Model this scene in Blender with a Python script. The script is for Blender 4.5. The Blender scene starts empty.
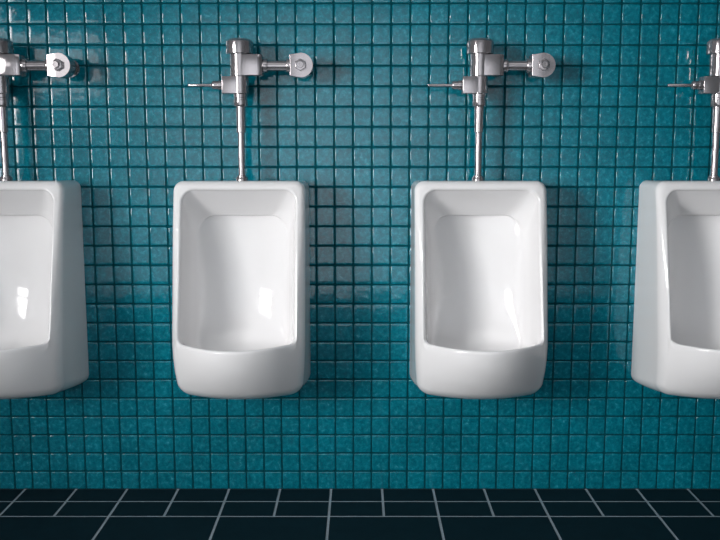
import bpy, bmesh, math, random
from mathutils import Vector

random.seed(7)
T = 0.055                      # one wall tile (with its joint) is 5.5 cm wide
RH = 1.0573                    # tile height in tile widths
scene = bpy.context.scene
COL = scene.collection

# ------------------------------------------------------------------ materials
def new_mat(name):
    m = bpy.data.materials.new(name)
    m.use_nodes = True
    nt = m.node_tree
    return m, nt, nt.nodes, nt.links, nt.nodes['Principled BSDF']

def ramp(n, stops):
    r = n.new('ShaderNodeValToRGB')
    e = r.color_ramp.elements
    e[0].position, e[0].color = stops[0][0], (*stops[0][1], 1)
    e[1].position, e[1].color = stops[-1][0], (*stops[-1][1], 1)
    for p, c in stops[1:-1]:
        x = e.new(p); x.color = (*c, 1)
    return r

def noise(n, l, vec, scale, detail=4, rough=0.6, dist=0.0):
    t = n.new('ShaderNodeTexNoise')
    t.inputs['Scale'].default_value = scale
    t.inputs['Detail'].default_value = detail
    t.inputs['Roughness'].default_value = rough
    t.inputs['Distortion'].default_value = dist
    l.new(vec, t.inputs['Vector'])
    return t

# glazed teal tile
MAT_TILE, nt, n, l, b = new_mat('teal_glaze')
tc = n.new('ShaderNodeTexCoord')
n1 = noise(n, l, tc.outputs['Object'], 75, 7, 0.72, 0.4)
n2 = noise(n, l, tc.outputs['Object'], 9, 3, 0.5, 0.3)
r1 = ramp(n, [(0.36, (0.0004, 0.108, 0.152)), (0.50, (0.0005, 0.146, 0.202)), (0.60, (0.006, 0.200, 0.266)), (0.72, (0.055, 0.31, 0.385))])
l.new(n1.outputs['Fac'], r1.inputs['Fac'])
r2 = ramp(n, [(0.3, (0.86, 0.86, 0.86)), (0.7, (1.10, 1.10, 1.10))])
l.new(n2.outputs['Fac'], r2.inputs['Fac'])
mx = n.new('ShaderNodeMixRGB'); mx.blend_type = 'MULTIPLY'; mx.inputs['Fac'].default_value = 1
l.new(r1.outputs['Color'], mx.inputs['Color1']); l.new(r2.outputs['Color'], mx.inputs['Color2'])
l.new(mx.outputs['Color'], b.inputs['Base Color'])
b.inputs['Roughness'].default_value = 0.065
b.inputs['IOR'].default_value = 1.58
n3 = noise(n, l, tc.outputs['Object'], 34, 2, 0.4)
bp = n.new('ShaderNodeBump'); bp.inputs['Strength'].default_value = 0.035; bp.inputs['Distance'].default_value = 0.01
l.new(n3.outputs['Fac'], bp.inputs['Height'])
l.new(bp.outputs['Normal'], b.inputs['Normal'])

MAT_GROUT, nt, n, l, b = new_mat('dark_teal_joint')
tc = n.new('ShaderNodeTexCoord')
n1 = noise(n, l, tc.outputs['Object'], 140, 3)
r1 = ramp(n, [(0.3, (0.0002, 0.042, 0.056)), (0.7, (0.0004, 0.068, 0.088))])
l.new(n1.outputs['Fac'], r1.inputs['Fac']); l.new(r1.outputs['Color'], b.inputs['Base Color'])
b.inputs['Roughness'].default_value = 0.9
b.inputs['Specular IOR Level'].default_value = 0.08

MAT_SLATE, nt, n, l, b = new_mat('dark_slate')
tc = n.new('ShaderNodeTexCoord')
n1 = noise(n, l, tc.outputs['Object'], 26, 4)
r1 = ramp(n, [(0.3, (0.0022, 0.0138, 0.0205)), (0.7, (0.0036, 0.0180, 0.0262))])
l.new(n1.outputs['Fac'], r1.inputs['Fac']); l.new(r1.outputs['Color'], b.inputs['Base Color'])
b.inputs['Roughness'].default_value = 0.62
b.inputs['Specular IOR Level'].default_value = 0.12

MAT_FGROUT, nt, n, l, b = new_mat('grey_floor_joint')
tc = n.new('ShaderNodeTexCoord')
n1 = noise(n, l, tc.outputs['Object'], 120, 3)
r1 = ramp(n, [(0.3, (0.28, 0.34, 0.38)), (0.7, (0.35, 0.415, 0.46))])
l.new(n1.outputs['Fac'], r1.inputs['Fac']); l.new(r1.outputs['Color'], b.inputs['Base Color'])
b.inputs['Roughness'].default_value = 0.85

MAT_PORC, nt, n, l, b = new_mat('white_porcelain')
tc = n.new('ShaderNodeTexCoord')
n1 = noise(n, l, tc.outputs['Object'], 3, 2)
r1 = ramp(n, [(0.3, (0.765, 0.755, 0.758)), (0.7, (0.785, 0.775, 0.778))])
l.new(n1.outputs['Fac'], r1.inputs['Fac']); l.new(r1.outputs['Color'], b.inputs['Base Color'])
b.inputs['Roughness'].default_value = 0.07
b.inputs['IOR'].default_value = 1.5

def metal(name, col, rough):
    m, nt, n, l, b = new_mat(name)
    tc = n.new('ShaderNodeTexCoord')
    n1 = noise(n, l, tc.outputs['Object'], 30, 2)
    r = ramp(n, [(0.3, (rough * 0.85,) * 3), (0.7, (rough * 1.15,) * 3)])
    l.new(n1.outputs['Fac'], r.inputs['Fac']); l.new(r.outputs['Color'], b.inputs['Roughness'])
    b.inputs['Base Color'].default_value = (*col, 1)
    b.inputs['Metallic'].default_value = 0.78
    return m
MAT_CHROME = metal('polished_chrome', (0.42, 0.388, 0.398), 0.11)

def plaster(name, col):
    m, nt, n, l, b = new_mat(name)
    tc = n.new('ShaderNodeTexCoord')
    n1 = noise(n, l, tc.outputs['Object'], 5, 4)
    r = ramp(n, [(0.3, tuple(c * 0.97 for c in col)), (0.7, col)])
    l.new(n1.outputs['Fac'], r.inputs['Fac']); l.new(r.outputs['Color'], b.inputs['Base Color'])
    b.inputs['Roughness'].default_value = 0.9
    b.inputs['Specular IOR Level'].default_value = 0.1
    return m
MAT_PAINT = plaster('pale_wall_paint', (0.72, 0.76, 0.79))
MAT_DARK = plaster('dark_wall_paint', (0.50, 0.50, 0.51))
MAT_DIM = plaster('grey_wall_paint', (0.50, 0.50, 0.52))

# ------------------------------------------------------------------ mesh helpers
def link_mesh(name, verts, faces, mats, fmat=None, smooth=True, parent=None):
    me = bpy.data.meshes.new(name)
    me.from_pydata([tuple(v) for v in verts], [], faces)
    for m in mats: me.materials.append(m)
    if fmat: me.polygons.foreach_set('material_index', fmat)
    me.polygons.foreach_set('use_smooth', [smooth] * len(me.polygons))
    me.update()
    o = bpy.data.objects.new(name, me)
    COL.objects.link(o)
    if parent: o.parent = parent
    return o

def link_bm(name, bm, mat, parent=None, smooth_angle=35):
    bmesh.ops.recalc_face_normals(bm, faces=bm.faces)
    for f in bm.faces: f.smooth = True
    a = math.radians(smooth_angle)
    for e in bm.edges:
        e.smooth = not (len(e.link_faces) == 2 and e.calc_face_angle(0) > a)
    me = bpy.data.meshes.new(name)
    bm.to_mesh(me); bm.free()
    me.materials.append(mat)
    o = bpy.data.objects.new(name, me)
    COL.objects.link(o)
    if parent: o.parent = parent
    return o

def lathe(bm, prof, axis, origin, seg=40):
    """prof: (radius, distance along axis); axis 'x','y' or 'z'; capped at both ends"""
    rings = []
    for r, h in prof:
        ring = []
        for k in range(seg):
            a = 2 * math.pi * k / seg
            c, s = r * math.cos(a), r * math.sin(a)
            p = {'z': (c, s, h), 'x': (h, c, s), 'y': (c, h, s)}[axis]
            ring.append(bm.verts.new((origin[0] + p[0], origin[1] + p[1], origin[2] + p[2])))
        rings.append(ring)
    for a, b_ in zip(rings, rings[1:]):
        for k in range(seg):
            bm.faces.new((a[k], a[(k + 1) % seg], b_[(k + 1) % seg], b_[k]))
    bm.faces.new(rings[0][::-1]); bm.faces.new(rings[-1])

def bevel_box(bm, x0, x1, y0, y1, z0, z1, w, seg=3):
    vs = [bm.verts.new(p) for p in ((x0, y0, z0), (x1, y0, z0), (x1, y1, z0), (x0, y1, z0),
                                    (x0, y0, z1), (x1, y0, z1), (x1, y1, z1), (x0, y1, z1))]
    fs = [bm.faces.new([vs[i] for i in q]) for q in ((0, 3, 2, 1), (4, 5, 6, 7), (0, 1, 5, 4), (1, 2, 6, 5), (2, 3, 7, 6), (3, 0, 4, 7))]
    es = list({e for f in fs for e in f.edges})
    bmesh.ops.bevel(bm, geom=es, offset=w, segments=seg, profile=0.5, affect='EDGES')

def prism(bm, pts, y0, y1, w, seg=3):
    """outline pts (x,z) extruded from y0 to y1 with the two rims bevelled"""
    a = [bm.verts.new((x, y0, z)) for x, z in pts]
    b_ = [bm.verts.new((x, y1, z)) for x, z in pts]
    f0 = bm.faces.new(a); f1 = bm.faces.new(b_[::-1])
    k = len(pts)
    for i in range(k):
        bm.faces.new((a[i], b_[i], b_[(i + 1) % k], a[(i + 1) % k]))
    es = list(f0.edges) + list(f1.edges)
    bmesh.ops.bevel(bm, geom=es, offset=w, segments=seg, profile=0.5, affect='EDGES')

def structure(o): o['kind'] = 'structure'; return o

# ------------------------------------------------------------------ room shell
XR = 3.6; YF = -3.52; HC = 2.75

def tiled_wall():
    gap, bev, dep = 0.075 * T, 0.055 * T, 0.0022
    V, F, M = [], [], []
    # grout bed
    V += [(-XR, dep, 0), (XR, dep, 0), (XR, dep, HC), (-XR, dep, HC)]
    F.append((0, 1, 2, 3)); M.append(1)
    x_off = -0.3593
    rows = int(HC / (T * RH))
    i0 = int(-XR / T) + 1; i1 = int(XR / T) - 1
    rnd = random.Random(3)
    for r in range(rows):
        for i in range(i0, i1):
            cx = (i + 0.5 + x_off) * T; cz = (r + 0.5) * RH * T
            hw = T / 2 - gap / 2; hh = T * RH / 2 - gap / 2
            tx = rnd.gauss(0, 0.0024); tz = rnd.gauss(0, 0.0024); off = rnd.gauss(0, 0.00012)
            base = len(V)
            loops = ((0.0, dep + 0.001), (0.10 * bev, dep * 0.50), (0.30 * bev, dep * 0.20), (0.62 * bev, dep * 0.05), (1.0 * bev, 0.0), (3.2 * bev, -0.00006), (6.0 * bev, -0.00009))
            for k, (ins, y) in enumerate(loops):
                a, c = hw - ins, hh - ins
                q = max(0.05 * T - ins * 0.5, 0.012 * T)
                for dx, dz in ((-a + q, -c), (a - q, -c), (a, -c + q), (a, c - q), (a - q, c), (-a + q, c), (-a, c - q), (-a, -c + q)):
                    yy = y + (off + tx * dx + tz * dz if k > 0 else 0)
                    V.append((cx + dx, yy, cz + dz))
            for k in range(len(loops) - 1):
                for j in range(8):
                    j2 = (j + 1) % 8
                    F.append((base + k * 8 + j, base + k * 8 + j2, base + k * 8 + 8 + j2, base + k * 8 + 8 + j)); M.append(0)
            t = base + (len(loops) - 1) * 8
            F.append(tuple(t + j for j in range(8))); M.append(0)
    return structure(link_mesh('wall_back', V, F, [MAT_TILE, MAT_GROUT], M))
tiled_wall()

def floor_mesh():
    g = 0.135 * T; dep = 0.0012
    V, F, M = [(-XR, 0.003, -dep), (-XR, YF, -dep), (XR, YF, -dep), (XR, 0.003, -dep)], [(0, 1, 2, 3)], [1]
    W = 2.8644 * T; X0 = -1.629 * T
    def slab(x0, x1, y0, y1):
        x0, x1 = max(x0, -XR), min(x1, XR); y1 = max(y1, YF)
        if x1 - x0 < 0.01 or y0 - y1 < 0.01: return
        k = len(V); b_ = 0.0009
        for ins, z in ((0, -dep - 0.001), (0, -0.0006), (b_, 0.0)):
            V.extend([(x0 + ins, y0 - ins, z), (x0 + ins, y1 + ins, z), (x1 - ins, y1 + ins, z), (x1 - ins, y0 - ins, z)])
        for q in range(2):
            for j in range(4):
                j2 = (j + 1) % 4
                F.append((k + q * 4 + j, k + q * 4 + j2, k + q * 4 + 4 + j2, k + q * 4 + 4 + j)); M.append(0)
        F.append((k + 8, k + 9, k + 10, k + 11)); M.append(0)
    y = 0.0; edges = [0.0, -1.694 * T, -3.643 * T]
    rows = [(0.0, -1.694 * T, 0), (-1.694 * T, -3.643 * T, 0)]
    y = -3.643 * T
    while y > YF:
        rows.append((y, y - 3.898 * T, 1)); y -= 3.898 * T
        rows.append((y, y - 1.949 * T, 0)); y -= 1.949 * T
        rows.append((y, y - 1.949 * T, 0)); y -= 1.949 * T
    for y0, y1, big in rows:
        h = g / 2
        ya = y0 - h if y0 < 0 else 0.0029
        if big:
            i = -14
            while i < 14:
                slab(X0 + 2 * i * W + h, X0 + 2 * (i + 1) * W - h, ya, y1 + h); i += 1
        else:
            for i in range(-26, 26):
                slab(X0 + i * W + h, X0 + (i + 1) * W - h, ya, y1 + h)
    return structure(link_mesh('floor', V, F, [MAT_SLATE, MAT_FGROUT], M, smooth=False))
floor_mesh()

def slab_box(name, x0, x1, y0, y1, z0, z1, mat):
    bm = bmesh.new()
    vs = [bm.verts.new(p) for p in ((x0, y0, z0), (x1, y0, z0), (x1, y1, z0), (x0, y1, z0), (x0, y0, z1), (x1, y0, z1), (x1, y1, z1), (x0, y1, z1))]
    for q in ((0, 3, 2, 1), (4, 5, 6, 7), (0, 1, 5, 4), (1, 2, 6, 5), (2, 3, 7, 6), (3, 0, 4, 7)):
        bm.faces.new([vs[i] for i in q])
    return structure(link_bm(name, bm, mat))

slab_box('ceiling', -XR - 0.1, XR + 0.1, YF - 0.1, 0.1, HC, HC + 0.1, MAT_DIM)
slab_box('wall_left', -XR - 0.1, -XR, YF, 0.0, 0, HC, MAT_DIM)
slab_box('wall_right', XR, XR + 0.1, YF, 0.0, 0, HC, MAT_DARK)

# wall behind the camera, with a hole on the left for the added glowing pane
PX0, PX1, PZ0, PZ1 = -2.40, -1.76, 1.43, 1.80      # extent of the added glowing pane
def holed_wall():
    y0, y1 = YF - 0.1, YF
    bm = bmesh.new()
    def box(x0, x1, z0, z1):
        vs = [bm.verts.new(p) for p in ((x0, y0, z0), (x1, y0, z0), (x1, y1, z0), (x0, y1, z0), (x0, y0, z1), (x1, y0, z1), (x1, y1, z1), (x0, y1, z1))]
        for q in ((0, 3, 2, 1), (4, 5, 6, 7), (0, 1, 5, 4), (1, 2, 6, 5), (2, 3, 7, 6), (3, 0, 4, 7)):
            bm.faces.new([vs[i] for i in q])
    box(-XR, PX0, 0, HC)
    box(PX0, PX1, 0, PZ0); box(PX0, PX1, PZ1, HC); box(PX1, XR, 0, HC)
    return structure(link_bm('wall_front', bm, MAT_PAINT))
holed_wall()

MAT_GLOW, nt, n, l, b = new_mat('added_glow')
tc = n.new('ShaderNodeTexCoord')
n1 = noise(n, l, tc.outputs['Object'], 3, 2)
r1 = ramp(n, [(0.3, (0.97, 0.97, 0.97)), (0.7, (1.0, 1.0, 1.0))])
l.new(n1.outputs['Fac'], r1.inputs['Fac']); l.new(r1.outputs['Color'], b.inputs['Emission Color'])
b.inputs['Emission Strength'].default_value = 1.6
slab_box('glow_pane_1', PX0, PX1, YF - 0.07, YF - 0.05, PZ0, PZ1, MAT_GLOW)  # unseen glowing surface, added so the leftmost valve reflects white

# ------------------------------------------------------------------ urinal
HW, ZB, ZT = 3.375, 6.50, 17.33
OV0, OV1, OW = 9.45, 16.86, 2.86

def rrect(hw, v0, v1, rb, rt, ne=14, nc=10):
    """loop of (u, v, tag weights (side, bottom, top)) counter-clockwise from bottom centre-left"""
    P = []
    def edge(a, b_, w):
        for k in range(ne):
            t = k / ne
            P.append((a[0] + (b_[0] - a[0]) * t, a[1] + (b_[1] - a[1]) * t, w, w))
    def corner(c, r, a0, w0, w1):
        for k in range(nc):
            t = k / nc
            a = a0 + t * math.pi / 2
            s = t * t * (3 - 2 * t)
            P.append((c[0] + r * math.cos(a), c[1] + r * math.sin(a), tuple(p * (1 - s) + q * s for p, q in zip(w0, w1)), None))
    S, B, U = (1, 0, 0), (0, 1, 0), (0, 0, 1)
    edge((-hw + rb, v0), (hw - rb, v0), B); corner((hw - rb, v0 + rb), rb, -math.pi / 2, B, S)
    edge((hw, v0 + rb), (hw, v1 - rt), S); corner((hw - rt, v1 - rt), rt, 0, S, U)
    edge((hw - rt, v1), (-hw + rt, v1), U); corner((-hw + rt, v1 - rt), rt, math.pi / 2, U, S)
    edge((-hw, v1 - rt), (-hw, v0 + rb), S); corner((-hw + rb, v0 + rb), rb, math.pi, S, B)
    return P

def sstep(a, b_, x):
    t = min(1, max(0, (x - a) / (b_ - a))); return t * t * (3 - 2 * t)

def front(u, v):
    if v >= OV0: base = 4.88 - 0.278 * (v - OV0)
    else:
        t = (OV0 - v) / (OV0 - ZB); base = 4.88 + 0.12 * t - 1.2 * t * t
    q = min(1, abs(u) / 3.37)
    bow = 2.4 * ((1 - q * q) - 0.28)
    t = (OV0 - v) / (OV0 - ZB)
    g = 1 - 0.42 * max(t, 0) ** 1.6 if v < OV0 else 1 - 0.9 * sstep(OV0 - 1, OV1, v)
    if v > OV1: bow = min(bow, 0.0)
    return base + bow * g

def spline(keys, t):
    """Catmull-Rom through (t, value) keys"""
    n_ = len(keys)
    for i in range(n_ - 1):
        if t <= keys[i + 1][0] or i == n_ - 2:
            t0, p1 = keys[i]; t1, p2 = keys[i + 1]
            m1 = (keys[i + 1][1] - keys[i - 1][1]) / (keys[i + 1][0] - keys[i - 1][0]) if i > 0 else (p2 - p1) / (t1 - t0)
            m2 = (keys[i + 2][1] - p1) / (keys[i + 2][0] - t0) if i < n_ - 2 else (p2 - p1) / (t1 - t0)
            # keep monotone
            d = (p2 - p1) / (t1 - t0)
            if d == 0: m1 = m2 = 0
            else:
                m1 = min(max(m1 / d, 0), 3) * d; m2 = min(max(m2 / d, 0), 3) * d
            h = t1 - t0; x = (t - t0) / h
            return ((2*x**3 - 3*x**2 + 1) * p1 + (x**3 - 2*x**2 + x) * h * m1 + (-2*x**3 + 3*x**2) * p2 + (x**3 - x**2) * h * m2)

def urinal_mesh():
    O0 = rrect(HW, ZB - 0.36, ZT - 0.05, 0.55, 0.42)
    O1 = rrect(HW - 0.03, ZB, ZT, 0.66, 0.50)
    O1 = [(p[0] * (1 - 0.055 * (max(0.0, 9.6 - p[1]) / 3.0) ** 2), p[1], p[2], p[3]) for p in O1]   # sides draw in towards the bottom
    N = len(O0)
    rad = [0.27 * p[2][0] + 0.55 * p[2][1] + 0.30 * p[2][2] for p in O1]
    rdp = [(0.30 + 0.15 * (1 - sstep(9.0, 15.5, p[1]))) * p[2][0] + 0.5 * p[2][1] + 0.30 * p[2][2] for p in O1]
    rings = []
    # inward normals of O1
    nrm = []
    for k in range(N):
        a, c = O1[k - 1], O1[(k + 1) % N]
        dx, dz = c[0] - a[0], c[1] - a[1]; L = math.hypot(dx, dz)
        nrm.append((-dz / L, dx / L))
    Q = [(O1[k][0] + nrm[k][0] * rad[k], O1[k][1] + nrm[k][1] * rad[k]) for k in range(N)]
    edge_dep = [front(O1[k][0], O1[k][1]) - rdp[k] for k in range(N)]
    rings.append([(p[0], 0.0, p[1]) for p in O0])
    for s in (0.02, 0.15, 0.3, 0.45, 0.6, 0.75, 0.9, 1.0):
        e = s ** 1.3
        rings.append([(O0[k][0] * (1 - e) + O1[k][0] * e, -edge_dep[k] * s, O0[k][1] * (1 - e) + O1[k][1] * e) for k in range(N)])
    for j in range(1, 9):
        a = j / 8 * math.pi / 2
        R = []
        for k in range(N):
            m_ = rad[k] * (1 - math.cos(a))
            u, v = O1[k][0] + nrm[k][0] * m_, O1[k][1] + nrm[k][1] * m_
            R.append((u, -(front(u, v) - rdp[k] * (1 - math.sin(a))), v))
        rings.append(R)
    er = 0.13
    E = rrect(OW + er, OV0 - er, OV1 + er, 0.22 + er, 0.62 + er)
    I = rrect(OW, OV0, OV1, 0.22, 0.62)
    for j in range(1, 9):
        t = j / 8
        R = []
        for k in range(N):
            u = Q[k][0] * (1 - t) + E[k][0] * t; v = Q[k][1] * (1 - t) + E[k][1] * t
            R.append((u, -front(u, v), v))
        rings.append(R)
    for j in range(1, 6):
        a = j / 5 * math.pi / 2
        R = []
        for k in range(N):
            s = math.sin(a)
            u = E[k][0] * (1 - s) + I[k][0] * s; v = E[k][1] * (1 - s) + I[k][1] * s
            R.append((u, -(front(E[k][0], E[k][1]) - er * (1 - math.cos(a))), v))
        rings.append(R)
    fo = [front(E[k][0], E[k][1]) - er for k in range(N)]
    back = 0.85
    # interior, ring parameter t in 0..1
    hw_k = [(0, OW), (0.08, 2.82), (0.30, 2.62), (0.42, 2.42), (0.46, 2.34), (0.50, 2.25), (0.62, 1.90), (0.80, 1.15), (1, 0.12)]
    fs_k = [(0, 1), (0.08, 0.91), (0.30, 0.60), (0.42, 0.43), (0.46, 0.38), (0.50, 0.335), (0.62, 0.21), (0.80, 0.065), (1, 0)]
    vb_k = [(0, OV0), (0.08, 9.25), (0.30, 8.25), (0.42, 7.90), (0.46, 7.88), (0.50, 7.95), (0.62, 8.7), (0.80, 10.2), (1, 12.1)]
    fb_k = [(0, 1), (0.08, 0.94), (0.30, 0.78), (0.42, 0.58), (0.46, 0.49), (0.50, 0.41), (0.62, 0.25), (0.80, 0.09), (1, 0)]
    vt_k = [(0, OV1), (0.08, 16.74), (0.30, 15.86), (0.42, 15.54), (0.44, 15.50), (0.46, 15.50), (0.50, 15.38), (0.62, 14.9), (0.80, 14.0), (1, 12.4)]
    ft_k = [(0, 1), (0.08, 0.93), (0.30, 0.44), (0.42, 0.26), (0.44, 0.21), (0.46, 0.06), (0.50, 0.03), (0.62, 0.01), (0.80, 0.0), (1, 0)]
    rb_k = [(0, 0.22), (0.3, 1.0), (0.5, 1.35), (0.8, 0.9), (1, 0.1)]
    rt_k = [(0, 0.62), (0.3, 0.85), (0.46, 1.0), (0.62, 1.0), (0.8, 0.8), (1, 0.1)]
    ts = [0.02, 0.05, 0.08, 0.12, 0.16, 0.2, 0.24, 0.28, 0.32, 0.36, 0.39, 0.415, 0.425, 0.435, 0.445, 0.455, 0.465, 0.48, 0.5, 0.53, 0.56, 0.6, 0.65, 0.7, 0.75, 0.8, 0.87, 0.94, 1.0]
    for t in ts:
        P = rrect(spline(hw_k, t), spline(vb_k, t), spline(vt_k, t), spline(rb_k, t), spline(rt_k, t))
        a, b_, c = spline(fs_k, t), spline(fb_k, t), spline(ft_k, t)
        R = []
        for k in range(N):
            w = P[k][2]
            fr = a * w[0] + b_ * w[1] + c * w[2]
            dep = back + (fo[k] - back) * fr
            u, v = P[k][0], P[k][1]
            smooth = back + 0.142 * u * u + 0.08 * max(0.0, 12.3 - v) ** 2      # evenly curved bowl
            beta = w[2] * (1 if t >= 0.45 else 0) + w[0] * sstep(0.36, 0.70, t) + w[1] * sstep(0.28, 0.56, t)
            R.append((u, -(dep * (1 - beta) + smooth * beta), v))
        rings.append(R)
    V = [(x * T, y * T, (z - ZB) * T) for R in rings for x, y, z in R]
    F = []
    for j in range(len(rings) - 1):
        for k in range(N):
            k2 = (k + 1) % N
            F.append((j * N + k, j * N + k2, (j + 1) * N + k2, (j + 1) * N + k))
    F.append(tuple((len(rings) - 1) * N + k for k in range(N)))
    F.append(tuple(N - 1 - k for k in range(N)))
    return V, F

SP = 12.21
XS = [-1.5 * SP, -0.5 * SP, 0.5 * SP, 1.5 * SP]
V, F = urinal_mesh()
u0 = link_mesh('urinal', V, F, [MAT_PORC])
bm = bmesh.new(); bm.from_mesh(u0.data)
bmesh.ops.recalc_face_normals(bm, faces=bm.faces)
for e in bm.edges:
    if len(e.link_faces) == 2 and e.calc_face_angle(0) > math.radians(50): e.smooth = False
bm.to_mesh(u0.data); bm.free()
ULAB = ['white porcelain urinal cut off by the left edge of the picture',
        'white porcelain urinal on teal tiles, the left one of the two seen whole',
        'white porcelain urinal on teal tiles, the right one of the two seen whole',
        'white porcelain urinal cut off by the right edge of the picture']
for i, x in enumerate(XS):
    o = u0 if i == 0 else u0.copy()
    if i: COL.objects.link(o)
    o.location = (x * T, -0.0005, ZB * T)
    o['label'] = ULAB[i]; o['category'] = 'urinal'; o['group'] = 'urinals in a row along the tiled wall'

# ------------------------------------------------------------------ flush valve
AY = -1.47                     # pipe axis in front of the wall
Z0 = 17.33                     # top of the urinal
def flush_valve():
    root = bpy.data.objects.new('flush_valve', None); COL.objects.link(root)
    root.empty_display_size = 0.05
    P = lambda name, bm, par=root, m=MAT_CHROME: link_bm(name, bm, m, par)
    def sc(bm):
        for v in bm.verts: v.co = Vector((v.co.x * T, v.co.y * T, (v.co.z - Z0) * T))
        return bm
    ax = (0, AY, 0)
    def L(prof, axis='z', o=ax, seg=40):
        bm = bmesh.new(); lathe(bm, prof, axis, o, seg); return sc(bm)
    # collar on the urinal, flush pipe, tailpiece, nut
    P('spud_collar', L([(0.26, 17.29), (0.315, 17.30), (0.315, 17.46), (0.295, 17.49), (0.25, 17.50), (0.245, 17.56), (0.20, 17.58)]))
    P('flush_pipe', L([(0.178, 17.45), (0.178, 19.4), (0.182, 19.85)]))
    P('tailpiece', L([(0.20, 19.76), (0.232, 19.80), (0.25, 21.12)]))
    P('coupling_nut', L([(0.25, 21.07), (0.335, 21.10), (0.352, 21.14), (0.352, 21.40), (0.33, 21.42), (0.33, 21.52), (0.352, 21.54), (0.352, 21.70), (0.40, 21.72), (0.44, 21.75), (0.44, 21.80), (0.40, 21.82)]))
    P('lower_body', L([(0.40, 21.78), (0.42, 21.80), (0.42, 22.70)]))
    P('valve_body', L([(0.46, 22.58), (0.50, 22.62), (0.50, 23.76)]))
    P('cap', L([(0.55, 23.69), (0.665, 23.70), (0.69, 23.73), (0.69, 24.22), (0.68, 24.32), (0.60, 24.40), (0.52, 24.45), (0.40, 24.475)]))
    # outlet block towards the stop valve
    bm = bmesh.new(); bevel_box(bm, 0.0, 0.96, AY - 0.475, AY + 0.475, 22.62, 23.66, 0.02)
    ob = P('outlet_block', sc(bm))
    bm = bmesh.new()                                    # chamfered end plate
    plan = [(0.95, AY - 0.47), (1.15, AY - 0.38), (1.15, AY + 0.38), (0.95, AY + 0.47)]
    lo = [bm.verts.new((x, y, 22.625)) for x, y in plan]; hi = [bm.verts.new((x, y, 23.655)) for x, y in plan]
    bm.faces.new(lo[::-1]); bm.faces.new(hi)
    for k in range(4): bm.faces.new((lo[k], lo[(k + 1) % 4], hi[(k + 1) % 4], hi[k]))
    bmesh.ops.bevel(bm, geom=list(bm.edges), offset=0.015, segments=2, profile=0.5, affect='EDGES')
    P('end_plate', sc(bm), ob)
    bm = bmesh.new(); bevel_box(bm, -0.90, 0.0, AY - 0.40, AY + 0.40, 21.72, 22.58, 0.03); P('handle_block', sc(bm))
    # lever handle
    zc = 22.15; hx = (0, AY - 0.1, zc)
    h = P('handle', L([(0.058, -2.65), (0.076, -2.62), (0.076, -1.36)], 'x', hx, 20))
    P('handle_socket', L([(0.10, -1.46), (0.17, -1.43), (0.215, -1.37), (0.225, -1.26), (0.215, -1.20), (0.215, -1.12), (0.18, -1.10)], 'x', hx, 28), h)
    P('handle_collar', L([(0.20, -1.14), (0.24, -1.12), (0.25, -1.07), (0.25, -0.95), (0.22, -0.88)], 'x', hx, 28), h)
    # supply pipe and its two nuts
    px = (0, AY, 23.13)
    P('supply_pipe', L([(0.262, 1.12), (0.262, 2.54)], 'x', px))
    P('pipe_nut', L([(0.30, 1.14), (0.345, 1.15), (0.355, 1.17), (0.355, 1.38), (0.335, 1.41), (0.28, 1.42)], 'x', px))
    P('pipe_nut', L([(0.28, 2.36), (0.335, 2.37), (0.355, 2.40), (0.355, 2.58), (0.30, 2.61)], 'x', px))
    # stop valve: D-shaped head, stem to the wall, hexagon screw on the front
    cx, cz, R = 3.12, 23.12, 0.605
    pts = [(2.56, cz - 0.535), (cx, cz - R)]
    for k in range(1, 32):
        a = -math.pi / 2 + math.pi * k / 32
        pts.append((cx + R * math.cos(a), cz + R * math.sin(a)))
    pts += [(cx, cz + R), (2.56, cz + 0.535)]
    bm = bmesh.new(); prism(bm, pts, AY - 0.52, AY + 0.45, 0.03)
    s = P('stop_valve', sc(bm))
    P('wall_stem', L([(0.36, AY + 0.42), (0.36, -0.14), (0.46, -0.12), (0.48, -0.08), (0.48, -0.002)], 'y', (cx, 0, cz)), s)
    bm = bmesh.new()
    hexa = [(cx + 0.30 * math.cos(math.pi / 6 + k * math.pi / 3), cz + 0.30 * math.sin(math.pi / 6 + k * math.pi / 3)) for k in range(6)]
    prism(bm, hexa, AY - 0.76, AY - 0.50, 0.03)
    P('hexagon_nut', sc(bm), s)
    P('stop_screw', L([(0.05, -0.93), (0.06, -0.93), (0.07, -0.96), (0.15, -0.96), (0.165, -0.94), (0.165, -0.70)], 'y', (cx, AY, cz), 28), s)
    return root

def copy_tree(o, parent=None):
    c = o.copy(); COL.objects.link(c)
    if parent: c.parent = parent
    for ch in list(o.children): copy_tree(ch, c)
    return c

v0 = flush_valve()
VLAB = ['chrome flush valve cut off by the left edge, its stop valve visible',
        'chrome flush valve above the left of the two whole urinals',
        'chrome flush valve above the right of the two whole urinals',
        'chrome flush valve cut off by the right edge, its handle visible']
for i, x in enumerate(XS):
    o = v0 if i == 0 else copy_tree(v0)
    o.location = (x * T, 0, Z0 * T)
    o['label'] = VLAB[i]; o['category'] = 'flush valve'; o['group'] = 'flush valves above the urinals'

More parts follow.
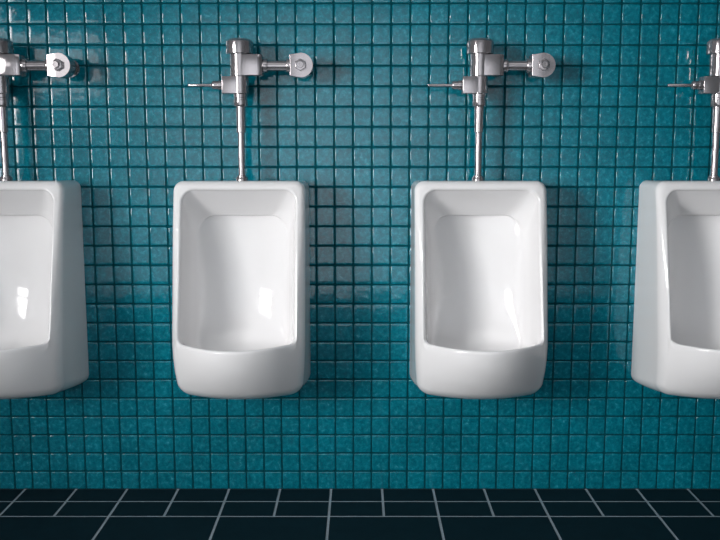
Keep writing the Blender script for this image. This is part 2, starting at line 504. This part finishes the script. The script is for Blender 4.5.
# ------------------------------------------------------------------ light
def area(name, loc, target, sx, sy, power, col=(1, 1, 1), spread=180):
    d = bpy.data.lights.new(name, 'AREA'); d.shape = 'RECTANGLE'; d.size = sx; d.size_y = sy
    d.energy = power; d.color = col; d.spread = math.radians(spread)
    o = bpy.data.objects.new(name, d); COL.objects.link(o); o.location = loc
    o.rotation_euler = (Vector(target) - Vector(loc)).to_track_quat('-Z', 'Y').to_euler()
    return o

KEY = Vector((-2.78, -3.10, 1.45)); AIM = Vector((0.85, 0, 0.85))
for k in (-1, 0, 1):                       # three stacked daylight panels
    p = KEY + Vector((0, 0, 0.42 * k))
    area('daylight_panel', p, AIM + Vector((0, 0, 0.42 * k)), 1.15, 0.345, 5.3, (1.0, 0.985, 0.98), 58)
area('added_wall_wash', (-0.3, -0.7, HC - 0.03), (-0.3, YF, 0.3), 1.8, 0.15, 53, (1, 0.985, 0.99), 66)  # added light, brightens the front wall so the tiles reflect a pale haze

area('added_ceiling_fill', (-0.2, -2.2, HC - 0.02), (-0.2, -2.2, 0), 3.2, 1.5, 15, (0.97, 0.99, 1.0))  # added soft fill from above, lifts the shadows on the tiles

w = bpy.data.worlds.new('world'); scene.world = w
w.use_nodes = True
w.node_tree.nodes['Background'].inputs['Color'].default_value = (0.75, 0.85, 1, 1)
w.node_tree.nodes['Background'].inputs['Strength'].default_value = 0.3

# ------------------------------------------------------------------ camera
cam = bpy.data.cameras.new('camera'); co = bpy.data.objects.new('camera', cam); COL.objects.link(co)
cam.sensor_fit = 'HORIZONTAL'; cam.sensor_width = 36; cam.lens = 36 * 882.24 / 720
co.location = (0, -47.36 * T, 19.039 * T)
co.rotation_euler = (math.pi / 2 - 0.1386, 0, 0)
cam.clip_start = 0.02
scene.camera = co

vs = scene.view_settings
vs.view_transform = 'Standard'; vs.look = 'None'; vs.gamma = 1; vs.use_curve_mapping = False
vs.exposure = 0.21
scene.cycles.use_denoising = True
scene.cycles.max_bounces = 8
scene.cycles.caustics_reflective = False
scene.cycles.caustics_refractive = False
